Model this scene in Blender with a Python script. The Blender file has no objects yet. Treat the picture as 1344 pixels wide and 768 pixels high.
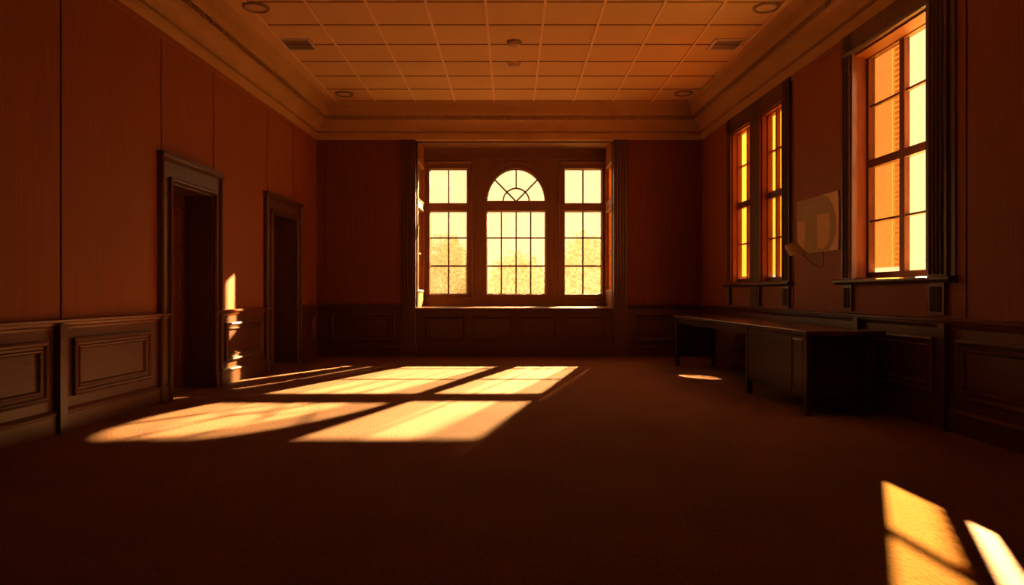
import bpy, bmesh, math, random
from mathutils import Vector
R = random.Random(7)
S = bpy.context.scene
COL = S.collection
PI = math.pi

# ------------------------------------------------------------------ materials
MATS = {}
def nmat(name):
    m = bpy.data.materials.new(name); m.use_nodes = True
    nt = m.node_tree; nt.nodes.clear()
    out = nt.nodes.new('ShaderNodeOutputMaterial')
    MATS[name] = m
    return m, nt, out
def node(nt, t, **kw):
    n = nt.nodes.new(t)
    for k, v in kw.items():
        if k in n.inputs: n.inputs[k].default_value = v
        else: setattr(n, k, v)
    return n
def c4(c): return (c[0], c[1], c[2], 1)
def surf(name, c1, c2, scale=(8, 8, 8), rough=.5, bump=.0, spec=.5, detail=4, metallic=0., bscale=None, rvar=.0):
    m, nt, out = nmat(name)
    tc = node(nt, 'ShaderNodeTexCoord'); mp = node(nt, 'ShaderNodeMapping'); mp.inputs['Scale'].default_value = scale
    nt.links.new(tc.outputs['Object'], mp.inputs['Vector'])
    nz = node(nt, 'ShaderNodeTexNoise', Scale=1.0, Detail=detail)
    nt.links.new(mp.outputs[0], nz.inputs['Vector'])
    cr = node(nt, 'ShaderNodeValToRGB')
    cr.color_ramp.elements[0].position = .3; cr.color_ramp.elements[0].color = c4(c1)
    cr.color_ramp.elements[1].position = .7; cr.color_ramp.elements[1].color = c4(c2)
    nt.links.new(nz.outputs['Fac'], cr.inputs['Fac'])
    b = node(nt, 'ShaderNodeBsdfPrincipled', Roughness=rough, Metallic=metallic)
    b.inputs['Specular IOR Level'].default_value = spec
    nt.links.new(cr.outputs[0], b.inputs['Base Color'])
    if bump:
        bn = node(nt, 'ShaderNodeBump', Strength=bump, Distance=.01)
        src = nz
        if bscale:
            src = node(nt, 'ShaderNodeTexNoise', Scale=bscale, Detail=3)
            nt.links.new(tc.outputs['Object'], src.inputs['Vector'])
        nt.links.new(src.outputs['Fac'], bn.inputs['Height']); nt.links.new(bn.outputs[0], b.inputs['Normal'])
    nt.links.new(b.outputs[0], out.inputs[0])
    return m
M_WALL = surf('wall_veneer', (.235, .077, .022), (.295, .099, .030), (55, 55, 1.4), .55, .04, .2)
M_WALLB = surf('far_wall_veneer_shaded', (.145, .046, .017), (.185, .06, .022), (55, 55, 1.4), .6, .04, .15)  # veneer as on the side walls, with shade put into a darker colour
M_WAINB = surf('far_wainscot_wood_shaded', (.065, .026, .012), (.09, .037, .017), (4, 4, 50), .42, .03, .3)  # darker copy of the wainscot wood, shade put into the colour
M_WALLBASE = surf('wall_core', (.05, .013, .005), (.07, .018, .007), (10, 10, 10), .8, 0, .1)
M_REAR = surf('rear_veneer', (.10, .03, .01), (.13, .04, .014), (55, 55, 1.4), .6, 0, .2)
M_WAIN = surf('wainscot_wood', (.088, .032, .0135), (.125, .046, .019), (4, 4, 50), .38, .03, .35)
M_RAIL = surf('rail_wood', (.13, .043, .015), (.18, .06, .02), (4, 4, 60), .30, .02, .45)
M_DARK = surf('dark_casing_wood', (.075, .032, .017), (.11, .048, .025), (40, 40, 2), .33, .03, .4)
M_DOOR = surf('door_wood', (.09, .026, .012), (.13, .038, .016), (40, 40, 2), .4, .03, .35)
M_BAY = surf('bay_wood_hazed', (.175, .098, .060), (.22, .125, .078), (30, 30, 2), .42, .03, .3)  # wood colour lightened to stand in for haze around the windows
M_JAMB = surf('jamb_wood', (.13, .04, .013), (.17, .052, .017), (30, 30, 2), .5, .03, .25)
M_CHEEK = surf('cheek_wood', (.26, .095, .035), (.32, .12, .045), (30, 30, 2), .5, .03, .25)
M_SASH = surf('sash_wood', (.10, .035, .014), (.14, .05, .02), (30, 30, 2), .45, .02, .3)
M_PLASTER = surf('crown_plaster', (.40, .25, .12), (.46, .30, .15), (2, 2, 2), .75, .05, .15)
M_ORN = surf('crown_ornament', (.20, .13, .07), (.42, .28, .16), (30, 30, 30), .7, .0, .1)
M_TILE = surf('ceiling_tile', (.60, .40, .20), (.66, .44, .225), (1.1, 1.1, 1.1), .85, .15, .1, bscale=160)
M_TBAR = surf('ceiling_bar', (.72, .50, .28), (.78, .55, .31), (2, 2, 2), .6, 0, .2)
M_GAP = surf('ceiling_gap', (.16, .08, .03), (.2, .1, .04), (2, 2, 2), .9, 0, .1)
M_DESK = surf('desk_wood', (.030, .013, .008), (.045, .02, .011), (3, 40, 40), .3, .02, .4)
M_DESKTOP = surf('desk_top_wood', (.055, .022, .012), (.075, .03, .016), (40, 3, 40), .24, .02, .5)
M_BOARD = surf('notice_paper', (.80, .68, .52), (.86, .74, .57), (6, 6, 6), .85, .03, .1)
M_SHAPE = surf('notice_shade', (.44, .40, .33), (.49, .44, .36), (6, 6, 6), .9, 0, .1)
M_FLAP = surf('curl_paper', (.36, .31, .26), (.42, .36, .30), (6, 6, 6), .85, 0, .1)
M_NOTE = surf('note_paper', (.72, .56, .38), (.78, .62, .43), (9, 9, 9), .85, 0, .1)
M_CORD = surf('cord_dark', (.13, .035, .012), (.15, .04, .014), (9, 9, 9), .7, 0, .2)
M_METAL = surf('grey_metal', (.17, .105, .06), (.21, .13, .075), (9, 9, 9), .4, 0, .4)
M_VENT = surf('vent_metal', (.58, .50, .44), (.64, .55, .49), (9, 9, 9), .5, 0, .3)
M_LENS = surf('light_lens', (.55, .38, .24), (.62, .43, .27), (9, 9, 9), .3, 0, .4)
M_DET = surf('detector_plastic', (.50, .32, .18), (.55, .36, .2), (9, 9, 9), .45, 0, .4)
M_BRASS = surf('brass', (.45, .30, .12), (.5, .34, .15), (9, 9, 9), .3, 0, .5, metallic=1.)
M_GROUND = surf('dry_lawn', (.30, .25, .10), (.42, .34, .15), (.6, .6, .6), .95, 0, .1)
M_BARK = surf('bark', (.10, .06, .03), (.16, .10, .05), (12, 12, 3), .9, 0, .1)
M_BRICK = surf('outer_wall', (.40, .2, .1), (.5, .26, .13), (3, 3, 9), .9, 0, .1)

def carpet():
    m, nt, out = nmat('carpet')
    tc = node(nt, 'ShaderNodeTexCoord')
    big = node(nt, 'ShaderNodeTexNoise', Scale=1.3, Detail=3)
    fine = node(nt, 'ShaderNodeTexNoise', Scale=70, Detail=3)
    mp = node(nt, 'ShaderNodeMapping'); mp.inputs['Scale'].default_value = (1, .35, 1); mp.inputs['Rotation'].default_value = (0, 0, .3)
    nt.links.new(tc.outputs['Object'], big.inputs['Vector'])
    nt.links.new(tc.outputs['Object'], mp.inputs['Vector']); nt.links.new(mp.outputs[0], fine.inputs['Vector'])
    mx = node(nt, 'ShaderNodeMath', operation='MULTIPLY_ADD'); mx.inputs[1].default_value = .35
    nt.links.new(big.outputs['Fac'], mx.inputs[0])
    m2 = node(nt, 'ShaderNodeMath', operation='MULTIPLY'); m2.inputs[1].default_value = .65
    nt.links.new(fine.outputs['Fac'], m2.inputs[0]); nt.links.new(m2.outputs[0], mx.inputs[2])
    cr = node(nt, 'ShaderNodeValToRGB')
    cr.color_ramp.elements[0].position = .33; cr.color_ramp.elements[0].color = (.145, .066, .034, 1)
    cr.color_ramp.elements[1].position = .68; cr.color_ramp.elements[1].color = (.23, .113, .060, 1)
    nt.links.new(mx.outputs[0], cr.inputs[0])
    b = node(nt, 'ShaderNodeBsdfPrincipled', Roughness=.95); b.inputs['Specular IOR Level'].default_value = .1
    nt.links.new(cr.outputs[0], b.inputs['Base Color'])
    bn = node(nt, 'ShaderNodeBump', Strength=.5, Distance=.012)
    nt.links.new(fine.outputs['Fac'], bn.inputs['Height']); nt.links.new(bn.outputs[0], b.inputs['Normal'])
    nt.links.new(b.outputs[0], out.inputs[0]); return m
M_CARPET = carpet()

def pane(name, tint, tcol, lo, hi, scale, sharp=(.35, .75), grad=None):
    """dusty glass: clear where clean, light scattering where dirty.  grad=(z_top, z_bottom): more dirt lower down."""
    m, nt, out = nmat(name)
    tc = node(nt, 'ShaderNodeTexCoord')
    geo = node(nt, 'ShaderNodeNewGeometry')
    nz = node(nt, 'ShaderNodeTexNoise', Scale=scale, Detail=6, Roughness=.65)
    nt.links.new(geo.outputs['Position'], nz.inputs['Vector'])
    mr = node(nt, 'ShaderNodeMapRange'); mr.inputs['From Min'].default_value = sharp[0]; mr.inputs['From Max'].default_value = sharp[1]
    mr.inputs['To Min'].default_value = lo; mr.inputs['To Max'].default_value = hi
    nt.links.new(nz.outputs['Fac'], mr.inputs['Value'])
    fac = mr.outputs[0]
    if grad:
        sp = node(nt, 'ShaderNodeSeparateXYZ'); nt.links.new(geo.outputs['Position'], sp.inputs[0])
        g = node(nt, 'ShaderNodeMapRange'); g.inputs['From Min'].default_value = grad[0]; g.inputs['From Max'].default_value = grad[1]
        g.inputs['To Min'].default_value = .35; g.inputs['To Max'].default_value = 1
        nt.links.new(sp.outputs['Z'], g.inputs['Value'])
        mu = node(nt, 'ShaderNodeMath', operation='MULTIPLY'); nt.links.new(fac, mu.inputs[0]); nt.links.new(g.outputs[0], mu.inputs[1])
        fac = mu.outputs[0]
    tr = node(nt, 'ShaderNodeBsdfTransparent', Color=c4(tint))
    tl = node(nt, 'ShaderNodeBsdfTranslucent', Color=c4(tcol))
    mx = node(nt, 'ShaderNodeMixShader')
    nt.links.new(fac, mx.inputs[0]); nt.links.new(tr.outputs[0], mx.inputs[1]); nt.links.new(tl.outputs[0], mx.inputs[2])
    nt.links.new(mx.outputs[0], out.inputs[0]); return m
M_GLASS = pane('dusty_glass', (1, .97, .86), (.078, .090, .070), .15, .62, 16, grad=(3.3, 1.3))
M_GLASSR = pane('rippled_glass', (1, .97, .86), (.12, .12, .07), .02, .30, 45, grad=(3.0, 1.5))
M_GLASSW = pane('warm_rippled_glass', (1, .95, .72), (.12, .10, .05), .02, .30, 45, grad=(3.0, 1.5))
M_AMBER = pane('amber_glass', (1., .62, .25), (.12, .05, .010), .90, .97, 5)
M_SHADE = pane('amber_shade', (1., .52, .13), (.056, .0155, .0022), 1.0, 1.0, 5)
M_LADDER = pane('shade_ladder', (.6, .25, .06), (.05, .02, .004), .6, .7, 9)
M_SHEER = pane('sheer_amber_shade', (1., .74, .24), (.012, .0014, .0001), .66, .72, 9)

def leafmat():
    m, nt, out = nmat('backlit_leaf')
    d = node(nt, 'ShaderNodeBsdfDiffuse', Color=(.85, .70, .30, 1)); t = node(nt, 'ShaderNodeBsdfTranslucent', Color=(.95, .80, .36, 1))
    mx = node(nt, 'ShaderNodeMixShader'); mx.inputs[0].default_value = .6
    nt.links.new(d.outputs[0], mx.inputs[1]); nt.links.new(t.outputs[0], mx.inputs[2]); nt.links.new(mx.outputs[0], out.inputs[0]); return m
M_LEAF = leafmat()

# ------------------------------------------------------------------ mesh building
class MB:
    def __init__(s): s.v = []; s.f = []; s.mi = []; s.cur = 0; s.mats = []
    def mat(s, m):
        if m not in s.mats: s.mats.append(m)
        s.cur = s.mats.index(m); return s
    def face(s, pts):
        n = len(s.v); s.v += [tuple(p) for p in pts]; s.f.append(tuple(range(n, n+len(pts)))); s.mi.append(s.cur)
    def hexa(s, p):   # p: 8 pts, bottom 4 then top 4
        n = len(s.v); s.v += [tuple(q) for q in p]
        for f in ((0,3,2,1),(4,5,6,7),(0,1,5,4),(1,2,6,5),(2,3,7,6),(3,0,4,7)):
            s.f.append(tuple(n+i for i in f)); s.mi.append(s.cur)
    def box(s, P, a0, a1, z0, z1, w0, w1):
        s.hexa([P(a0,z0,w0),P(a1,z0,w0),P(a1,z0,w1),P(a0,z0,w1),P(a0,z1,w0),P(a1,z1,w0),P(a1,z1,w1),P(a0,z1,w1)]); return s
    def strip(s, rings, close=True, caps=False):
        """rings: list of equal length point lists; joins consecutive rings"""
        n = len(s.v); k = len(rings[0])
        for r in rings: s.v += [tuple(p) for p in r]
        for i in range(len(rings)-1):
            for j in range(k if close else k-1):
                j2 = (j+1) % k
                s.f.append((n+i*k+j, n+i*k+j2, n+(i+1)*k+j2, n+(i+1)*k+j)); s.mi.append(s.cur)
        if caps:
            s.f.append(tuple(n+j for j in range(k))[::-1]); s.mi.append(s.cur)
            m = n+(len(rings)-1)*k
            s.f.append(tuple(m+j for j in range(k))); s.mi.append(s.cur)
        return s
    def sweep(s, P, prof, a0, a1):      # prof: (w,z) polyline closed against the wall
        return s.strip([[P(a0,z,w) for w,z in prof],[P(a1,z,w) for w,z in prof]], True, True)
    def vsweep(s, P, prof, z0, z1):     # prof: (a,w) swept vertically
        return s.strip([[P(a,z0,w) for a,w in prof],[P(a,z1,w) for a,w in prof]], True, True)
    def frame(s, P, a0, a1, z0, z1, prof, cap=True):   # prof: (inset, w)
        rings = [[P(a0+d,z0+d,w),P(a1-d,z0+d,w),P(a1-d,z1-d,w),P(a0+d,z1-d,w)] for d,w in prof]
        s.strip(rings, True, False)
        if cap: s.face(rings[-1])
        return s
    def tube(s, pts, r, n=8):
        pts = [Vector(p) for p in pts]; rings = []
        for i, p in enumerate(pts):
            t = (pts[min(i+1,len(pts)-1)]-pts[max(i-1,0)]).normalized()
            u = t.cross(Vector((0,0,1)))
            if u.length < .05: u = t.cross(Vector((1,0,0)))
            u.normalize(); v = t.cross(u)
            rings.append([p+(u*math.cos(a)+v*math.sin(a))*r for a in [2*PI*k/n for k in range(n)]])
        return s.strip(rings, True, True)
    def lathe(s, c, prof, n=32):        # prof: (r,z) around vertical axis at c
        return s.strip([[ (c[0]+r*math.cos(2*PI*k/n), c[1]+r*math.sin(2*PI*k/n), c[2]+z) for k in range(n)] for r,z in prof], True, True)
    def build(s, name, mat=None, parent=None, bevel=0, smooth=False):
        me = bpy.data.meshes.new(name)
        off = Vector(parent_world(parent)) if parent else Vector((0,0,0))
        me.from_pydata([tuple(Vector(p)-off) for p in s.v], [], s.f)
        mats = s.mats if s.mats else [mat]
        for m in mats: me.materials.append(m)
        for p, i in zip(me.polygons, s.mi): p.material_index = i
        bm = bmesh.new(); bm.from_mesh(me)
        bmesh.ops.remove_doubles(bm, verts=bm.verts, dist=1e-6)
        bmesh.ops.recalc_face_normals(bm, faces=bm.faces)
        bm.to_mesh(me); bm.free()
        if smooth:
            for p in me.polygons: p.use_smooth = True
        o = bpy.data.objects.new(name, me); COL.objects.link(o)
        if parent: o.parent = parent
        if bevel:
            b = o.modifiers.new('bevel', 'BEVEL'); b.width = bevel; b.segments = 2; b.limit_method = 'ANGLE'
        return o
def parent_world(o):
    v = Vector((0,0,0))
    while o: v = v + o.location; o = o.parent
    return v
def empty(name, loc):
    o = bpy.data.objects.new(name, None); o.location = loc; o.empty_display_size = .1; COL.objects.link(o); return o
def tag(o, label=None, cat=None, group=None, kind=None):
    if label: o['label'] = label
    if cat: o['category'] = cat
    if group: o['group'] = group
    if kind: o['kind'] = kind
    return o
def struct(o, label=None, cat=None): return tag(o, label, cat, None, 'structure')

# ------------------------------------------------------------------ room frame
YB = 12.8          # far wall
YBAY = 14.0        # bay window plane
Y0 = -2.6          # wall behind the viewer
HC = 4.68          # tiled ceiling
def xL(y): return -4.07 + .03125*y
def xR(y): return 4.027 - .0357*y
def PL(y, z, w): return (xL(y)+w, y, z)
def PR(y, z, w): return (xR(y)-w, y, z)
def PB(x, z, w): return (x, YB-w, z)
def PBAY(x, z, w): return (x, YBAY-w, z)
BX0, BX1 = -1.80, 1.90      # bay opening

def wall_with_holes(mb, P, a0, a1, z0, z1, w0, w1, holes):
    cuts = sorted(set([a0, a1] + [h[0] for h in holes] + [h[1] for h in holes]))
    for c0, c1 in zip(cuts, cuts[1:]):
        m = (c0+c1)/2; hs = sorted([(h[2], h[3]) for h in holes if h[0] < m < h[1]])
        z = z0
        for h0, h1 in hs:
            if h0 > z: mb.box(P, c0, c1, z, h0, w0, w1)
            z = h1
        if z < z1: mb.box(P, c0, c1, z, z1, w0, w1)

# floor
mb = MB(); I = lambda x, y, z: (x, y, z)
mb.hexa([(-4.6,Y0-.3,-.12),(4.6,Y0-.3,-.12),(4.6,YBAY+.2,-.12),(-4.6,YBAY+.2,-.12),(-4.6,Y0-.3,0),(4.6,Y0-.3,0),(4.6,YBAY+.2,0),(-4.6,YBAY+.2,0)])
struct(mb.build('floor', M_CARPET), 'brown carpet floor of the empty panelled room', 'floor')

# ceiling with lay-in tiles
mb = MB().mat(M_TILE)
mb.hexa([(-4.6,Y0-.3,HC),(4.6,Y0-.3,HC),(4.6,YB+.3,HC),(-4.6,YB+.3,HC),(-4.6,Y0-.3,HC+.12),(4.6,Y0-.3,HC+.12),(4.6,YB+.3,HC+.12),(-4.6,YB+.3,HC+.12)])
def hbox(mb, x0, x1, y0, y1, z0, z1): mb.hexa([(x0,y0,z0),(x1,y0,z0),(x1,y1,z0),(x0,y1,z0),(x0,y0,z1),(x1,y0,z1),(x1,y1,z1),(x0,y1,z1)])
mb.mat(M_TBAR)
for k in range(-1, 9):
    x = -2.47+.717*k; hbox(mb, x-.016, x+.016, Y0, 12.38, HC-.012, HC+.001)
mb.mat(M_GAP)
for k in range(0, 21):
    y = 12.37-.70*k; hbox(mb, -3.19, 3.27, y-.011, y+.011, HC-.006, HC+.001)
struct(mb.build('ceiling'), 'square tiled ceiling lit warm orange', 'ceiling')

# ------------------------------------------------------------------ left wall with two doorways
DOORS = [(7.57, 8.62), (10.48, 11.62)]
DH = 2.44
mb = MB(); wall_with_holes(mb, PL, Y0-.3, YB+.3, 0, HC+.1, -.42, 0, [(a, b, 0, DH) for a, b in DOORS])
wl = struct(mb.build('wall_left', M_WALLBASE), 'reddish wood veneer left wall with two dark doorways', 'wall')
seams = [-2.6, -.6, 1.4, 3.4, 5.86, 7.44, 8.66, 10.42, 11.5, YB]
CW = [(7.37, 8.79), (10.27, 11.80)]     # outer casing edges
G = .011
mb = MB()
for a, b in zip(seams, seams[1:]):
    hol = [(max(a+G, c0), min(b-G, c1), .9, 2.72) for c0, c1 in CW if c1 > a and c0 < b]
    wall_with_holes(mb, PL, a+G, b-G, .93, 3.985, .0, .014, hol)
mb.build('wall_panel', M_WALL, wl)
mb = MB().sweep(PL, [(-.01,3.985),(.018,3.985),(.024,4.0),(.024,4.04),(.018,4.06),(-.01,4.06)], Y0, YB)
mb.build('picture_rail', M_WALL, wl)

RAIL = [(-.01,.885),(.03,.885),(.036,.905),(.05,.918),(.055,.94),(.075,.948),(.078,.965),(.066,.976),(-.01,.976)]
BASE = [(-.01,0),(.055,0),(.055,.155),(.062,.16),(.064,.178),(.052,.192),(.034,.205),(-.01,.205)]
PANEL = [(0,.028),(0,.058),(.018,.066),(.034,.060),(.046,.044),(.066,.040),(.076,.052),(.09,.050),(.10,.030),(.11,.018)]
def wainscot(P, name, spans, panels, posts, wallname, M_WAIN=M_WAIN, M_RAIL=M_RAIL):
    """spans: stretches of boarding; panels: (a0,a1); posts: centres"""
    root = empty(name, P(spans[0][0], 0, 0))
    struct(root, 'dark panelled wainscot with chair rail along the %s wall' % wallname, 'wainscot')
    b = MB(); r = MB(); k = MB()
    for a, c in spans:
        b.box(P, a, c, .0, .90, -.01, .028); r.sweep(P, RAIL, a, c); k.sweep(P, BASE, a, c)
    b.build('boarding', M_WAIN, root); r.build('chair_rail', M_RAIL, root); k.build('base_moulding', M_WAIN, root)
    for a, c in panels:
        MB().frame(P, a, c, .295, .80, PANEL).build('raised_panel', M_WAIN, root)
    for a in posts:
        MB().box(P, a-.045, a+.045, 0, .93, -.01, .085).build('post', M_DARK, root)
    return root
wainscot(PL, 'trim_1', [(Y0, 5.80), (5.80, 7.575), (8.615, 10.485), (11.615, YB)],
         [(-2.3,-.9),(-.7,.7),(.9,2.3),(2.5,3.9),(4.1,5.66),(5.98,7.18),(8.93,10.15),(11.92,12.6)], [5.80], 'left')

def doorway(n, a, b, c0, c1, label):
    root = empty('door_%d' % n, PL((a+b)/2, 0, 0)); struct(root, label, 'door')
    # jamb lining
    m = MB(); m.box(PL, a-.0, a+.03, 0, DH, -.36, .03); m.box(PL, b-.03, b, 0, DH, -.36, .03); m.box(PL, a, b, DH-.03, DH, -.36, .03)
    m.build('jamb', M_DARK, root)
    # casing: outer bead, flat, inner bead with wider head board
    m = MB(); t = 2.72
    m.box(PL, c0, a+.005, 0, t, -.0, .045); m.box(PL, b-.005, c1, 0, t, -.0, .045); m.box(PL, a, b, DH-.005, t, 0, .045)
    for y0, y1 in ((c0-.012, c0+.04), (a-.035, a+.012), (c1-.04, c1+.012), (b-.012, b+.035)):
        mid = (y0+y1)/2
        m.vsweep(PL, [(y0,.04),(y0,.062),(y0+.012,.078),(mid,.082),(y1-.012,.078),(y1,.062),(y1,.04)], 0, t-.02 if abs(mid-(c0+.014))<.02 or abs(mid-(c1-.014))<.02 else DH+.035)
    m.sweep(PL, [(.04,DH-.012),(.062,DH-.012),(.08,DH),(.08,DH+.025),(.062,DH+.04),(.04,DH+.04)], a-.035, b+.035)
    m.sweep(PL, [(.04,t-.07),(.062,t-.07),(.085,t-.045),(.10,t-.02),(.10,t+.008),(.0,t+.012),(0,t-.07)], c0-.02, c1+.02)
    m.build('casing', M_DARK, root)
    # six panel leaf deep in the wall
    leaf = MB(); leaf.box(PL, a+.02, b-.02, .01, DH-.02, -.36, -.315)
    pr = [(0,-.315),(.0,-.306),(.018,-.300),(.03,-.312),(.04,-.326),(.075,-.318)]
    mid = (a+b)/2
    for y0, y1 in ((a+.13, mid-.055), (mid+.055, b-.13)):
        for z0, z1 in ((.25,.80),(1.08,1.72),(1.84,2.26)):
            leaf.frame(PL, y0, y1, z0, z1, pr)
    lf = leaf.build('door_leaf', M_DOOR, root)
    h = MB()
    hy = mid-.07
    h.tube([PL(hy,1.0,-.316),PL(hy,1.0,-.255)], .012); h.tube([PL(hy+.0,1.0,-.262),PL(hy+.05,1.0,-.255),PL(hy+.12,.995,-.258)], .011)
    h.tube([PL(hy,1.0,-.318),PL(hy,1.0,-.308)], .028, 16)
    h.build('handle', M_BRASS, lf)
doorway(1, 7.57, 8.62, 7.37, 8.79, 'nearer dark doorway with heavy moulded casing in left wall')
doorway(2, 10.48, 11.62, 10.27, 11.80, 'farther dark doorway near the far left corner')

# ------------------------------------------------------------------ right wall with windows
ZS, ZH = 1.34, 3.80
WF1, WF2, WN = (10.37, 11.20), (9.25, 10.0), (6.20, 7.58)
WT = .27
mb = MB(); wall_with_holes(mb, PR, Y0-.3, YB+.3, 0, HC+.1, -.15, 0, [(a, b, ZS, ZH) for a, b in (WF1, WF2, WN)])
wall_with_holes(mb, PR, Y0-.3, YB+.3, 0, HC+.1, -WT, -.15, [(WF2[0]-.1, WF1[1]+.35, ZS, ZH+.3), (WN[0], WN[1]+.02, ZS, ZH+.05)])
wr = struct(mb.build('wall_right', M_WALLBASE), 'reddish veneer right wall with tall windows', 'wall')
mb = MB()
for a, b in ((-2.6,-.6),(-.6,1.4),(1.4,3.4),(3.4,5.72)): wall_with_holes(mb, PR, a+G, b-G, .93, 3.985, 0, .014, [])
wall_with_holes(mb, PR, 5.72+G, 7.75, .93, 3.985, 0, .014, [(5.9, 7.7, 1.29, 3.98)])
wall_with_holes(mb, PR, 7.75, 8.96-G, .93, 3.985, 0, .014, [])
wall_with_holes(mb, PR, 8.96+G, 11.42, .93, 3.985, 0, .014, [(9.0, 11.38, 1.29, 3.98)])
wall_with_holes(mb, PR, 11.42+G, YB, .93, 3.985, 0, .014, [])
mb.build('wall_panel', M_WALL, wr)
mb = MB().sweep(PR, [(-.01,3.985),(.018,3.985),(.024,4.0),(.024,4.04),(.018,4.06),(-.01,4.06)], Y0, YB)
mb.build('picture_rail', M_WALL, wr)
wainscot(PR, 'trim_2', [(Y0, YB)], [(-2.3,-.9),(-.7,.7),(.9,2.3),(2.5,3.9),(4.1,5.80),(6.10,7.15),(7.5,8.75),(9.1,10.3),(10.6,12.4)], [5.94, 7.33], 'right')

def fluted(m, P, y0, y1, z0, z1, w0, n=4):
    """fluted pilaster: board with rounded ribs"""
    m.box(P, y0, y1, z0, z1, 0, w0)
    g = (y1-y0)*.12; step = (y1-y0-2*g)/n
    for i in range(n):
        c = y0+g+step*(i+.5); r = step*.36
        m.vsweep(P, [(c-r,w0-.004),(c-r*.75,w0+r*.55),(c,w0+r*.8),(c+r*.75,w0+r*.55),(c+r,w0-.004)], z0+.03, z1-.03)
ZR = [1.42, 1.98, 2.61, 3.24, 3.77]
def sash(root, P, y0, y1, cols, wg, glassmats, zr, muntin=.022, rail=.085, st=.05):
    """glazed frame in plane w=wg: outer frame, mullions at cols, meeting rail and muntins, panes"""
    z0, z1 = zr[0], zr[-1]
    fr = MB()
    fr.box(P, y0, y0+st, z0-.07, z1+.04, wg-.035, wg+.035); fr.box(P, y1-st, y1, z0-.07, z1+.04, wg-.035, wg+.035)
    fr.box(P, y0, y1, z0-.07, z0, wg-.035, wg+.035); fr.box(P, y0, y1, z1, z1+.06, wg-.035, wg+.035)
    fr.build('window_frame', M_SASH, root)
    g = MB()
    for c, t in cols: g.box(P, c-t/2, c+t/2, z0, z1, wg-.025, wg+.028)
    mid = zr[len(zr)//2]
    g.box(P, y0+.04, y1-.04, mid-rail/2, mid+rail/2, wg-.028, wg+.032)
    for z in zr[1:-1]:
        if z != mid: g.box(P, y0+.04, y1-.04, z-muntin/2, z+muntin/2, wg-.018, wg+.02)
    g.build('muntin_grid', M_SASH, root)
    edges = [y0+st-.005]+[c for c, t in cols]+[y1-st+.005]
    q = MB()
    for i in range(len(edges)-1):
        q.mat(glassmats[i % len(glassmats)])
        q.face([P(edges[i],z0-.005,wg-.004),P(edges[i+1],z0-.005,wg-.004),P(edges[i+1],z1+.005,wg-.004),P(edges[i],z1+.005,wg-.004)])
    q.build('glass', None, root)
WG = -.20
def lining(root, P, y0, y1, zs, zh, depth, mat=M_JAMB):
    m = MB()
    m.box(P, y0, y0+.02, zs, zh, -depth, .012); m.box(P, y1-.02, y1, zs, zh, -depth, .012)
    m.box(P, y0, y1, zh-.02, zh, -depth, .012); m.box(P, y0, y1, zs-.0, zs+.02, -depth, .012)
    m.build('jamb', mat, root)

# near window
n8 = empty('window_8', PR((WN[0]+WN[1])/2, ZS, 0)); struct(n8, 'tall near window on right wall, half covered by an amber shade', 'window')
lining(n8, PR, WN[0], WN[1], ZS, ZH, .24)
sash(n8, PR, WN[0]+.02, WN[1]-.02, [(6.92, .085)], WG, [M_GLASSW, M_GLASSR], ZR)
sh = MB().mat(M_SHEER)
sh.face([PR(7.21,1.47,WG-.045),PR(7.56,1.47,WG-.045),PR(7.56,3.80,WG-.045),PR(7.21,3.80,WG-.045)])
sh.face([PR(7.13,1.47,WG-.045),PR(7.195,1.47,WG-.045),PR(7.195,3.80,WG-.045),PR(7.13,3.80,WG-.045)])
sh.face([PR(7.06,1.47,WG-.044),PR(7.13,1.47,WG-.044),PR(7.13,3.80,WG-.044),PR(7.06,3.80,WG-.044)])
sh.mat(M_LADDER)
sh.face([PR(7.195,1.47,WG-.045),PR(7.21,1.47,WG-.045),PR(7.21,3.80,WG-.045),PR(7.195,3.80,WG-.045)])
zz = 1.47
while zz < 3.79:
    sh.face([PR(7.13,zz,WG-.045),PR(7.06,zz,WG-.045),PR(7.06,zz+.03,WG-.045),PR(7.13,zz+.03,WG-.045)])
    sh.face([PR(7.165,zz,WG-.046),PR(7.13,zz,WG-.046),PR(7.13,zz+.03,WG-.046),PR(7.165,zz+.03,WG-.046)]); zz += .055
tag(sh.build('shade', None, n8), 'amber shade with a toothed edge behind the left panes')
m = MB()
fluted(m, PR, 5.92, 6.20, 1.33, 4.05, .05, 4); fluted(m, PR, 7.45, 7.68, 1.33, 4.05, .05, 3)
m.box(PR, 5.92, 7.70, ZH-.0, 4.05, 0, .045); m.sweep(PR, [(.04,ZH),(.06,ZH+.005),(.07,ZH+.03),(.06,ZH+.055),(.04,ZH+.06)], 6.15, 7.60)
m.box(PR, 5.84, 5.92, 1.33, 4.05, 0, .03)
m.build('casing', M_DARK, n8)
m = MB().sweep(PR, [(-.20,1.285),(.06,1.285),(.085,1.30),(.10,1.315),(.10,1.335),(.085,1.345),(-.20,1.355)], 5.82, 7.78); m.build('sill', M_DARK, n8)
m = MB(); fluted(m, PR, 5.96, 6.18, 1.0, 1.285, .045, 5); fluted(m, PR, 7.48, 7.66, 1.0, 1.285, .045, 3); m.build('bracket', M_DARK, n8)

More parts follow.
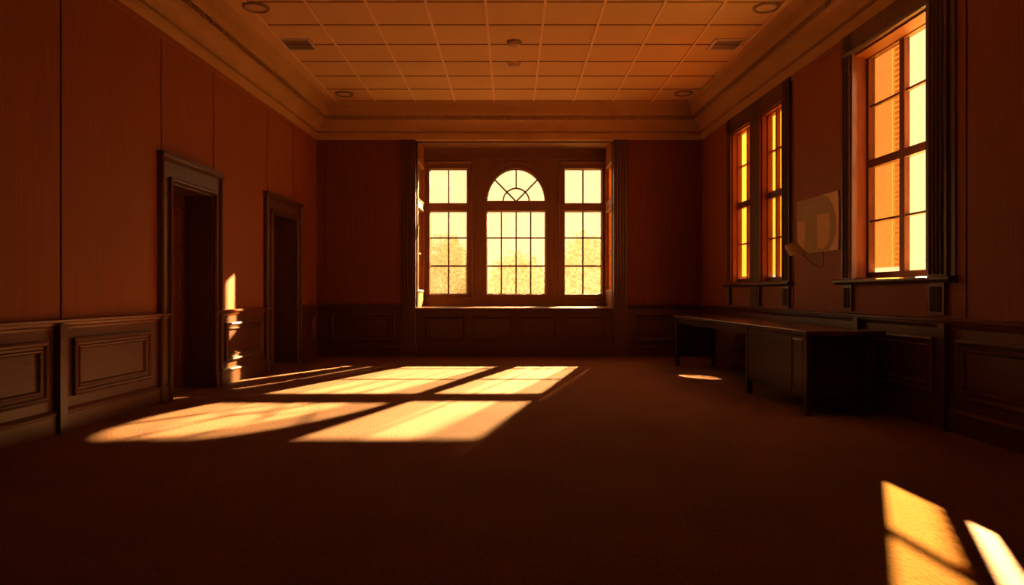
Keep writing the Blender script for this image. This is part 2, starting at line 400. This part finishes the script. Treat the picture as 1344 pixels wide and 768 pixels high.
# far pair
for n, (a, b), cols, lab in ((6, WF1, [(10.785,.05)], 'far tall right window nearest the corner, glowing amber'),
                             (7, WF2, [(9.70,.05)], 'second tall amber window on right wall, next to the papers')):
    r = empty('window_%d' % n, PR((a+b)/2, ZS, 0)); struct(r, lab, 'window')
    lining(r, PR, a, b, ZS, ZH, .14)
    sash(r, PR, a+.01, b-.01, cols, -.10, [M_GLASSR], ZR, rail=.10, st=.025)
    gz = 1.46
    q = MB(); q.face([PR(a+.01,gz,-.145),PR(b-.01,gz,-.145),PR(b-.01,3.83,-.145),PR(a+.01,3.83,-.145)]); q.mats = [M_SHADE]
    q.build('shade', None, r)
    m = MB()
    if n == 7:
        fluted(m, PR, 9.02, 9.25, 1.33, 4.05, .05, 4); m.box(PR, b, 10.19, 1.33, 4.05, 0, .045); m.box(PR, 9.02, 10.19, ZH, 4.05, 0, .045)
    else:
        m.box(PR, 11.2, 11.38, 1.33, 4.05, 0, .045); m.box(PR, 10.19, a, 1.33, 4.05, 0, .045); m.box(PR, 10.19, 11.38, ZH, 4.05, 0, .045)
    m.build('casing', M_DARK, r)
    c0, c1 = (8.95, 10.19) if n == 7 else (10.19, 11.46)
    MB().sweep(PR, [(-.20,1.285),(.06,1.285),(.085,1.30),(.10,1.315),(.10,1.335),(.085,1.345),(-.20,1.355)], c0, c1).build('sill', M_DARK, r)
    m = MB()
    if n == 7: fluted(m, PR, 9.04, 9.24, 1.0, 1.285, .045, 4); fluted(m, PR, 10.02, 10.18, 1.0, 1.285, .045, 3)
    else: fluted(m, PR, 11.22, 11.37, 1.0, 1.285, .045, 3); fluted(m, PR, 10.2, 10.36, 1.0, 1.285, .045, 3)
    m.build('bracket', M_DARK, r)

# ------------------------------------------------------------------ far wall and bay
mb = MB(); ZO = 4.057; ZSEAT = .914
wall_with_holes(mb, PB, -4.4, 4.4, 0, HC+.1, -.25, 0, [(BX0, BX1, ZSEAT-.03, ZO)])
wb = struct(mb.build('wall_back', M_WALLBASE), 'far wall with wide window bay', 'wall')
mb = MB()
mb.box(PB, -3.67+.17, -2.07, .93, 3.985, 0, .014); mb.box(PB, -3.72, -3.67+.16, .93, 3.985, 0, .024)
mb.box(PB, 2.18, 3.47, .93, 3.985, 0, .014); mb.box(PB, 3.48, 3.62, .93, 3.985, 0, .024)
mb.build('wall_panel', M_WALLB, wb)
mb = MB().sweep(PB, [(-.01,3.985),(.018,3.985),(.024,4.0),(.024,4.04),(.018,4.06),(-.01,4.06)], -3.66, -2.07)
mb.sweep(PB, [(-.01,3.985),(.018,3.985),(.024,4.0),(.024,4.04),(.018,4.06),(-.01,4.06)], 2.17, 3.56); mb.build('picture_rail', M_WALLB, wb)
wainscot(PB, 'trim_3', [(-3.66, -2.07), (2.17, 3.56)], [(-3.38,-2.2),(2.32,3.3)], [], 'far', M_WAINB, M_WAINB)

# bay front: seat panel wall and two tall pilasters
r = empty('trim_4', (0.05, YB, 0)); struct(r, 'panelled window seat below the bay windows', 'window seat')
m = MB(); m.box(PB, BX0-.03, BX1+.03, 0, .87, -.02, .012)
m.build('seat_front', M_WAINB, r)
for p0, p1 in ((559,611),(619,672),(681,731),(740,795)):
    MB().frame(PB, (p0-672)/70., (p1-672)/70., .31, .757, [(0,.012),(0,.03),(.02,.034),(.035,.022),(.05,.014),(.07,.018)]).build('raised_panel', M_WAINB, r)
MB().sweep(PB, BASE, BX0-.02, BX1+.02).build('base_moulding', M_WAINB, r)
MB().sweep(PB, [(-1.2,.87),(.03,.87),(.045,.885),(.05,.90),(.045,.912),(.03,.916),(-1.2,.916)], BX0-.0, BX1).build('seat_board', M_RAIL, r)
for i, (x0, x1) in enumerate(((-2.07, BX0), (BX1, 2.17))):
    rr = empty('trim_%d' % (5+i), ((x0+x1)/2, YB, 0)); struct(rr, 'tall fluted pilaster at the %s edge of the window bay' % ('left', 'right')[i], 'pilaster')
    m = MB(); fluted(m, PB, x0, x1, .22, 4.057, .05, 4); m.build('shaft', M_DARK, rr)
    MB().box(PB, x0-.015, x1+.015, 0, .24, 0, .075).build('plinth', M_DARK, rr)

# bay shell
m = MB()
WL, WC, WRt = (-1.6875, -.92), (-.516, .6875), (1.078, 1.844)
Z0, Z1, Z2, Z3 = 1.169, 2.87, 3.03, 3.735
AX, AZ, AA, AB = (WC[0]+WC[1])/2, 3.075, (WC[1]-WC[0])/2, .668
wall_with_holes(m, PBAY, -2.1, WC[0], 0, 4.5, -.14, 0, [(WL[0], WL[1], Z0, Z1), (WL[0], WL[1], Z2, Z3)])
wall_with_holes(m, PBAY, WC[1], 2.15, 0, 4.5, -.14, 0, [(WRt[0], WRt[1], Z0, Z1), (WRt[0], WRt[1], Z2, Z3)])
m.box(PBAY, WC[0], WC[1], 0, Z0, -.14, 0); m.box(PBAY, WC[0], WC[1], Z1, AZ, -.14, 0)
N = 28
arc = [(AX-AA*math.cos(PI*i/N), AZ+AB*math.sin(PI*i/N)) for i in range(N+1)]
for (xa, za), (xb, zb) in zip(arc, arc[1:]):
    m.hexa([PBAY(xa,za,-.14),PBAY(xb,zb,-.14),PBAY(xb,zb,0),PBAY(xa,za,0),PBAY(xa,4.5,-.14),PBAY(xb,4.5,-.14),PBAY(xb,4.5,0),PBAY(xa,4.5,0)])
wbay = struct(m.build('wall_bay', M_BAY), 'wood framed window wall at the back of the bay', 'wall')
# mouldings on the bay wall
m = MB()
def ringframe(m, P, a0, a1, z0, z1, prof):
    m.frame(P, a0, a1, z0, z1, prof, cap=False)
for a0, a1 in (WL, WRt):
    ringframe(m, PBAY, a0-.13, a1+.13, Z0-.10, Z3+.16, [(0,0),(0,.02),(.02,.028),(.035,.018),(.05,.0)])
    ringframe(m, PBAY, a0-.03, a1+.03, Z0-.03, Z1+.03, [(0,0),(0,.014),(.015,.018),(.03,.006),(.034,-.05)])
    ringframe(m, PBAY, a0-.03, a1+.03, Z2-.03, Z3+.03, [(0,0),(0,.014),(.015,.018),(.03,.006),(.034,-.05)])
ringframe(m, PBAY, WC[0]-.03, WC[1]+.03, Z0-.03, Z1+.03, [(0,0),(0,.014),(.015,.018),(.03,.006),(.034,-.05)])
def arcband(m, e0, e1, w, base=0.):
    prof = [(e0,base),(e0,w*.7),(e0+(e1-e0)*.25,w),(e0+(e1-e0)*.75,w),(e1,w*.7),(e1,base)]
    rings = []
    for i in range(41):
        t = PI*i/40
        rings.append([PBAY(AX-(AA+e)*math.cos(t), AZ+(AB+e)*math.sin(t), ww) for e, ww in prof])
    m.strip(rings, True, True)
arcband(m, -.002, .035, .02); arcband(m, .10, .16, .028); arcband(m, .20, .235, .022)
for s in (-1, 1):
    x = AX+s*(AA+.13); m.box(PBAY, x-.03, x+.03, Z0-.08, AZ, 0, .026)
    x = AX+s*(AA+.2175); m.box(PBAY, x-.0175, x+.0175, Z0-.08, AZ, 0, .02)
m.box(PBAY, WC[0]-.16, WC[1]+.16, Z0-.13, Z0-.09, 0, .035); m.box(PBAY, -1.81, 1.95, 3.93, 3.96, 0, .03)
m.build('moulding', M_BAY, wbay)
m = MB().mat(M_BAY); m.hexa([(-2.1,YB,4.15),(2.15,YB,4.15),(2.15,YBAY,4.15),(-2.1,YBAY,4.15),(-2.1,YB,4.5),(2.15,YB,4.5),(2.15,YBAY,4.5),(-2.1,YBAY,4.5)])
m.build('bay_soffit', None, wbay)
m = MB(); m.hexa([(-2.1,YB+.25,-.1),(2.15,YB+.25,-.1),(2.15,YBAY+.1,-.1),(-2.1,YBAY+.1,-.1),(-2.1,YB+.25,.86),(2.15,YB+.25,.86),(2.15,YBAY+.1,.86),(-2.1,YBAY+.1,.86)])
m.build('seat_base', M_BAY, wbay)

def grid(root, P, a0, a1, rects, glassmat, bars=(), t=.029, wg=-.07):
    """rects: (z0,z1,ncol,nrow)"""
    g = MB(); q = MB()
    for z0, z1, nc, zs in rects:
        for i in range(1, nc):
            x = a0+(a1-a0)*i/nc; g.box(P, x-t/2, x+t/2, z0, z1, wg-.015, wg+.015)
        for z in zs: g.box(P, a0, a1, z-t/2, z+t/2, wg-.013, wg+.013)
        for e0, e1, f0, f1 in ((a0-.01,a0+.012,z0,z1),(a1-.012,a1+.01,z0,z1),(a0,a1,z0-.01,z0+.012),(a0,a1,z1-.012,z1+.01)):
            g.box(P, e0, e1, f0, f1, wg-.02, wg+.02)
        q.face([P(a0,z0,wg),P(a1,z0,wg),P(a1,z1,wg),P(a0,z1,wg)])
    return g, q
ROWS = [1.747, 2.325]
for n, (a0, a1), lab in ((1, WL, 'left rectangular window of the far bay'), (3, WRt, 'right rectangular window of the far bay')):
    r = empty('window_%d' % n, PBAY((a0+a1)/2, Z0, 0)); struct(r, lab, 'window')
    g, q = grid(r, PBAY, a0, a1, [(Z0,Z1,2,ROWS),(Z2,Z3,2,[])], M_GLASS)
    g.build('muntin_grid', M_SASH, r); q.build('glass', M_GLASS, r)
r = empty('window_2', PBAY(AX, Z0, 0)); struct(r, 'central arched window with fan light in the far bay', 'window')
g, q = grid(r, PBAY, WC[0], WC[1], [(Z0,Z1,4,ROWS)], M_GLASS)
wg = -.07; t = .029
q.face([PBAY(x, z, wg) for x, z in arc][::-1])
g.box(PBAY, AX-t/2, AX+t/2, AZ+.27, AZ+AB, wg-.015, wg+.015)
for s in (-1, 1):
    d = Vector((s*.7, .714)); nn = Vector((-d.y, d.x))*t/2
    tmax = 1/math.sqrt((d.x/AA)**2+(d.y/AB)**2)
    p = [Vector((AX,AZ))-nn, Vector((AX,AZ))+nn, Vector((AX,AZ))+d*tmax+nn, Vector((AX,AZ))+d*tmax-nn]
    g.hexa([PBAY(v.x,v.y,wg-.015) for v in p]+[PBAY(v.x,v.y,wg+.015) for v in p])
def arcbar(e_a, e_b, th):
    g.strip([[PBAY(AX-(e_a+k)*math.cos(PI*i/32), AZ+(e_b+k)*math.sin(PI*i/32), w) for k, w in ((-th/2,wg-.015),(th/2,wg-.015),(th/2,wg+.015),(-th/2,wg+.015))] for i in range(33)], True, True)
arcbar(.27, .27, .028); arcbar(AA-.004, AB-.004, .026)
g.box(PBAY, WC[0], WC[1], AZ-.012, AZ+.012, wg-.02, wg+.02)
g.build('muntin_grid', M_SASH, r); q.build('glass', M_GLASS, r)

# bay cheeks: glazed side casements
for n, xs, sgn, lab in ((4, -1.80, 1, 'narrow side window in the left cheek of the bay'), (5, 1.92, -1, 'narrow side window in the right cheek of the bay')):
    def PC(y, z, w, xs=xs, sgn=sgn): return (xs+sgn*w, y, z)
    r = empty('window_%d' % n, PC(13.4, ZSEAT, 0)); struct(r, lab, 'window')
    m = MB(); a0, a1 = 12.95, 13.88
    wall_with_holes(m, PC, YB+.0, YBAY, .9, 4.2, -.12, 0, [(a0, a1, 1.25, 2.82), (a0, a1, 3.03, 3.70)])
    m.build('window_frame', M_CHEEK, r)
    m = MB()
    for z0, z1 in ((1.25,2.82),(3.03,3.70)): m.frame(PC, a0-.04, a1+.04, z0-.04, z1+.04, [(0,0),(0,.015),(.02,.02),(.04,.0),(.045,-.05)], cap=False)
    m.build('moulding', M_CHEEK, r)
    g, q = grid(r, PC, a0, a1, [(1.25,2.82,2,[1.98]),(3.03,3.70,2,[])], M_AMBER, t=.03, wg=-.05)
    g.build('muntin_grid', M_CHEEK, r); q.build('glass', M_AMBER, r)

# wall behind the viewer
def PRE(x, z, w): return (x, Y0+w, z)
m = MB(); m.box(PRE, -4.6, 4.6, 0, HC+.1, -.3, 0); struct(m.build('wall_rear', M_REAR), 'plain wall behind the viewpoint', 'wall')

# ------------------------------------------------------------------ crown cornice around the room
prof = [(-.02,4.05),(.014,4.05),(.03,4.062),(.042,4.09),(.05,4.12),(.055,4.178),(.022,4.182),(.022,4.202),(.07,4.206)]
for i in range(9):
    t = i/8*PI/2; prof.append((.075+.16*(1-math.cos(t)), 4.21+.165*math.sin(t)))
prof += [(.236,4.385),(.238,4.392),(.242,4.44),(.262,4.446),(.285,4.452),(.292,4.47),(.30,4.50),(.312,4.60),(.325,4.612),(.33,4.63),(.37,4.65),(.385,4.665),(.40,4.69),(-.02,4.69)]
def ring(d, z):
    yb, yf = YB-d, Y0+d
    return [(xL(yb)+d, yb, z), (xR(yb)-d, yb, z), (xR(yf)-d, yf, z), (xL(yf)+d, yf, z)]
m = MB(); m.strip([ring(d, z) for d, z in prof], True, False)
tr = struct(m.build('trim_7', M_PLASTER), 'stepped plaster crown cornice around the ceiling', 'cornice')
m = MB()
def bead(c, r):
    c = Vector(c); p = [c+Vector(v)*r for v in ((1,0,0),(0,1,0),(-1,0,0),(0,-1,0),(0,0,1),(0,0,-1))]
    n = len(m.v); m.v += [tuple(x) for x in p]
    for f in ((0,1,4),(1,2,4),(2,3,4),(3,0,4),(1,0,5),(2,1,5),(3,2,5),(0,3,5)): m.f.append(tuple(n+i for i in f)); m.mi.append(0)
for d, z, r in ((.244,4.40,.019),(.256,4.43,.021)):
    a, b, c, e = [Vector(p) for p in ring(d, z)]
    for p, q in ((a, b), (b, c), (e, a)):
        k = int((q-p).length/.05)
        for i in range(k): bead(p+(q-p)*((i+(.5 if r>.02 else 0))/k), r)
m.build('ornament_band', M_ORN, tr)

# ------------------------------------------------------------------ ceiling fittings
def cpt(px, py):
    y = (HC-1.2)*896/(384-py); return ((px-672)*y/896, y, HC)
for i, (px, py, lab) in enumerate(((336,9,'round recessed ceiling light, left one nearest the viewer'),(1006,9,'round recessed ceiling light, right one nearest the viewer'),
        (452,123,'round recessed ceiling light near the far left corner'),(897,122,'round recessed ceiling light near the far right corner'))):
    p = cpt(px, py)
    if i == 0:
        r0 = empty('recessed_light', p)
        MB().lathe(p, [(.118,.0),(.118,-.016),(.128,-.024),(.150,-.022),(.160,-.012),(.162,.0)], 36).build('trim_ring', M_METAL, r0, smooth=False)
        MB().lathe(p, [(.118,-.002),(.118,-.010),(.08,-.013),(.03,-.015),(.001,-.015)], 36).build('lens', M_LENS, r0)
        r = r0
    else:
        r = r0.copy(); COL.objects.link(r); r.location = p
        for ch in list(r0.children):
            c = ch.copy(); COL.objects.link(c); c.parent = r
    tag(r, lab, 'ceiling light', 'recessed ceiling lights')
for i, (px, py, lab) in enumerate(((392,58,'dark square air vent on the left side of the ceiling'),(953,58,'dark square air vent on the right side of the ceiling'))):
    p = cpt(px, py)
    if i == 0:
        v0 = empty('air_vent', p)
        m = MB()
        for s in (-1, 1):
            hbox(m, p[0]+s*.20-.02, p[0]+s*.20+.02, p[1]-.22, p[1]+.22, HC-.016, HC); hbox(m, p[0]-.22, p[0]+.22, p[1]+s*.20-.02, p[1]+s*.20+.02, HC-.016, HC)
        m.build('frame', M_VENT, v0)
        m = MB(); hbox(m, p[0]-.185, p[0]+.185, p[1]-.185, p[1]+.185, HC-.003, HC-.001)
        for k in range(11):
            y = p[1]-.17+k*.034
            m.hexa([(p[0]-.185,y-.012,HC-.014),(p[0]+.185,y-.012,HC-.014),(p[0]+.185,y-.008,HC-.014),(p[0]-.185,y-.008,HC-.014),(p[0]-.185,y+.008,HC-.002),(p[0]+.185,y+.008,HC-.002),(p[0]+.185,y+.012,HC-.002),(p[0]-.185,y+.012,HC-.002)])
        m.build('grille', M_VENT, v0); r = v0
    else:
        r = v0.copy(); COL.objects.link(r); r.location = p
        for ch in list(v0.children):
            c = ch.copy(); COL.objects.link(c); c.parent = r
    tag(r, lab, 'air vent', 'ceiling air vents')
for i, (px, py, lab, h) in enumerate(((675,57,'domed smoke detector on the ceiling, the one nearer the viewer',.062),(675,84,'flatter smoke detector on the ceiling, the one nearer the far wall',.042))):
    p = cpt(px, py-2 if i == 0 else py-1)
    r = empty('smoke_detector', p)
    MB().lathe(p, [(.105,0),(.105,-.012),(.098,-.02),(.09,-.022)], 32).build('base', M_DET if i else M_METAL, r)
    MB().lathe(p, [(.084,-.02),(.082,-.02-h*.4),(.066,-.02-h*.75),(.035,-.02-h*.95),(.002,-.02-h)], 32).build('cover', M_DET, r, smooth=True)
    tag(r, lab, 'smoke detector', 'ceiling smoke detectors')

# ------------------------------------------------------------------ long desk by the right wall
DF, DB = .945, .30        # front / back offset from the wall
d = empty('desk', PR(8.9, 0, .62)); tag(d, 'long dark wooden desk standing along the right wall under the windows', 'desk')
MB().box(PR, 6.55, 11.27, .775, .83, .20, .97).build('desk_top', M_DESKTOP, d, bevel=.006)
MB().box(PR, 6.62, 6.66, .145, .775, DB+.02, DF-.03).build('end_panel', M_DESK, d, bevel=.004)
MB().box(PR, 11.17, 11.21, .15, .775, DB+.02, DF-.03).build('end_panel', M_DESK, d, bevel=.004)
for y in (6.60, 8.10, 11.16):
    for w in (DF-.06, DB):
        MB().box(PR, y, y+.06, 0, .775, w, w+.06).build('leg', M_DESK, d, bevel=.004)
cab = MB().box(PR, 6.66, 8.10, .16, .775, DB+.03, DF-.025).build('cabinet', M_DESK, d)
m = MB().box(PR, 6.95, 8.09, .19, .765, DF-.026, DF-.006); dr = m.build('cabinet_door', M_DESK, d, bevel=.004)
m = MB().box(PR, 6.67, 6.935, .19, .765, DF-.026, DF-.008); m.frame(PR, 6.69, 6.915, .25, .74, [(0,DF-.008),(0,DF-.004),(.012,DF-.002),(.02,DF-.012)])
m.build('cabinet_door', M_DESK, d)
MB().box(PR, 8.16, 11.16, .70, .775, DF-.05, DF-.03).build('apron', M_DESK, d)

# ------------------------------------------------------------------ papers on the right wall
bd = empty('notice_board', PR(8.3, 1.69, .02)); tag(bd, 'pale grey paper board with a curled corner on the wall between the right windows', 'notice board')
yn, yf, zb, zt = 7.78, 8.82, 1.69, 2.365
m = MB()
poly = [(yn,zb),(8.53,zb),(yf,1.86),(yf,zt),(yn,zt)]
m.strip([[PR(y,z,.014) for y,z in poly],[PR(y,z,.032) for y,z in poly]], True, True); m.build('sheet', M_BOARD, bd)
m = MB()     # shadow on the sheet, painted as a darker flat shape with a curved edge
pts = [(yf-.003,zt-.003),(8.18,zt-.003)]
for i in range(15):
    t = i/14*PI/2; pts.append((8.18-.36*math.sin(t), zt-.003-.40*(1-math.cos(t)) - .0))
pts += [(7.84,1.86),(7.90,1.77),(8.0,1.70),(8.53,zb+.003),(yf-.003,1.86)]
m.face([PR(y,z,.0335) for y,z in pts]); m.build('painted_shadow', M_SHAPE, bd)
m = MB(); m.face([PR(y,z,.035) for y,z in ((8.79,1.80),(8.60,1.74),(8.58,2.10),(8.80,2.11))]); m.build('note', M_NOTE, bd)
m = MB(); m.face([PR(y,z,.035) for y,z in ((8.26,1.735),(8.10,1.72),(7.98,1.80),(7.96,2.02),(7.99,2.13),(8.28,2.14))]); m.build('note', M_NOTE, bd)
m = MB(); rows = []
for i in range(7):
    t = i/6
    A = Vector(PR(yf,1.86,.03)); B = Vector(PR(8.53,zb,.03)); C = Vector(PR(8.90,1.79,.16)); D = Vector(PR(8.70,1.66,.17))
    lift = Vector((-.05*math.sin(PI*t),0,0))
    rows.append([A.lerp(C,t)+lift, A.lerp(C,t).lerp(B.lerp(D,t),.5)+lift*1.2, B.lerp(D,t)+lift])
m.strip(rows, False, False); m.build('curled_corner', M_FLAP, bd, smooth=True)
m = MB(); m.tube([PR(8.68,1.68,.024),PR(8.5,1.60,.026),PR(8.32,1.53,.03),PR(8.2,1.50,.035),PR(8.13,1.53,.035),PR(8.12,1.60,.03),PR(8.15,1.69,.026)], .0045); m.build('hanging_cord', M_CORD, bd)

# ------------------------------------------------------------------ outside
m = MB(); hbox(m, -60, 80, -40, YBAY+.3+80, -.5, -.3); struct(m.build('ground', M_GROUND), 'sunlit dry lawn outside the bay windows', 'ground')
def shrub_mesh(seed, n, rx, rz):
    rr = random.Random(seed); m = MB()
    for i in range(n):
        th = rr.uniform(0, 2*PI); u = rr.uniform(-1, 1); q = rr.uniform(.35, 1)**.5
        s = math.sqrt(1-u*u)
        k = 1+.25*math.sin(3*th+seed)*math.cos(4*u)
        c = Vector((rx*q*k*s*math.cos(th), rx*q*k*s*math.sin(th), rz+.2+rz*q*u*k*.95))
        a = Vector((rr.gauss(0,1),rr.gauss(0,1),rr.gauss(0,1))).normalized(); b = a.orthogonal().normalized()
        L = rr.uniform(.05,.11); W = L*.5
        m.face([c-a*L, c-b*W, c+a*L, c+b*W])
    return m
spots = [(-5.2,25.5,1.2,1.55),(-2.6,27,1.1,1.75),(.2,25,1.1,1.35),(2.9,27,1.1,1.8),(5.6,25.5,1.2,1.5)]
words = ['leftmost shrub outside the bay', 'second shrub from the left outside the bay', 'middle low shrub outside the bay', 'second shrub from the right outside the bay', 'rightmost shrub outside the bay']
for i, (x, y, rx, rz) in enumerate(spots):
    r = empty('shrub', (x, y, -.3))
    f = shrub_mesh(i+1, 6000, rx, rz).build('foliage', M_LEAF); f.parent = r
    t = MB().tube([(0,0,0),(.05,.02,rz*.6),(-.03,.05,rz*1.3)], .07).build('stem', M_BARK); t.parent = r
    tag(r, 'backlit yellow green ' + words[i] + ' windows', 'shrub', 'shrubs outside the bay windows')

# ------------------------------------------------------------------ light, sky, camera
def spot(name, loc, aim, E, col, size, radius, blend=.15):
    """added outdoor spot standing in for sunlight; E = irradiance wanted at the aim point"""
    l = bpy.data.lights.new(name, 'SPOT'); d = Vector(aim)-Vector(loc)
    l.energy = E*4*PI*d.length_squared; l.color = col; l.spot_size = math.radians(size); l.spot_blend = blend; l.shadow_soft_size = radius
    o = bpy.data.objects.new(name, l); COL.objects.link(o); o.location = loc; o.rotation_euler = d.to_track_quat('-Z', 'Y').to_euler()
spot('bay_sun_standin', (8.5, 36, 13.3), (4.6, 14, 2.45), 104, (1, .61, .25), 23.9, .16, .02)
spot('bay_sun_standin', (7.3, 36, 13.3), (4.5, 14, 2.45), 62, (1, .61, .25), 23.7, .16, .02)  # second lamp added at another angle to fill the pier shadow
spot('low_sun_cheek', (11.3, 36, 14.0), (-4.2, 14, 2.45), 110, (1, .60, .24), 12.8, .16, .02)
spot('low_sun_side', (10.85, 20.9, 8.6), (3.95, 8.6, 2.5), 420, (1, .69, .38), 34, .12)
k = 12.5; g0 = Vector((-1.30, 14, 3.38)); gd = Vector((2.66, 9.7, 0))-g0
spot('added_glint_lamp', tuple(g0-gd*(k/gd.length)), tuple(g0), 120, (1, .60, .27), 1.0, .02, .02)  # made-up lamp from the left, added for the floor spot by the desk
w = bpy.data.worlds.new('sky'); S.world = w; w.use_nodes = True; nt = w.node_tree; nt.nodes.clear()
tc = node(nt, 'ShaderNodeTexCoord'); sp = node(nt, 'ShaderNodeSeparateXYZ'); nt.links.new(tc.outputs['Generated'], sp.inputs[0])
cr = node(nt, 'ShaderNodeValToRGB'); nt.links.new(sp.outputs['Z'], cr.inputs[0])
cr.color_ramp.elements[0].position = 0; cr.color_ramp.elements[0].color = (1, .57, .29, 1)
cr.color_ramp.elements[1].position = .5; cr.color_ramp.elements[1].color = (1, .61, .35, 1)
bg = node(nt, 'ShaderNodeBackground', Strength=1.6); nt.links.new(cr.outputs[0], bg.inputs[0])
wo = node(nt, 'ShaderNodeOutputWorld'); nt.links.new(bg.outputs[0], wo.inputs[0])

cam = bpy.data.cameras.new('camera'); cam.sensor_width = 36; cam.lens = 24; cam.clip_end = 300
co = bpy.data.objects.new('camera', cam); COL.objects.link(co); co.location = (0, 0, 1.2); co.rotation_euler = (PI/2, 0, 0)
S.camera = co
S.view_settings.view_transform = 'Standard'
S.view_settings.look = 'None'
S.cycles.use_denoising = True
S.cycles.max_bounces = 10; S.cycles.diffuse_bounces = 6; S.cycles.transparent_max_bounces = 12
S.cycles.sample_clamp_indirect = 6
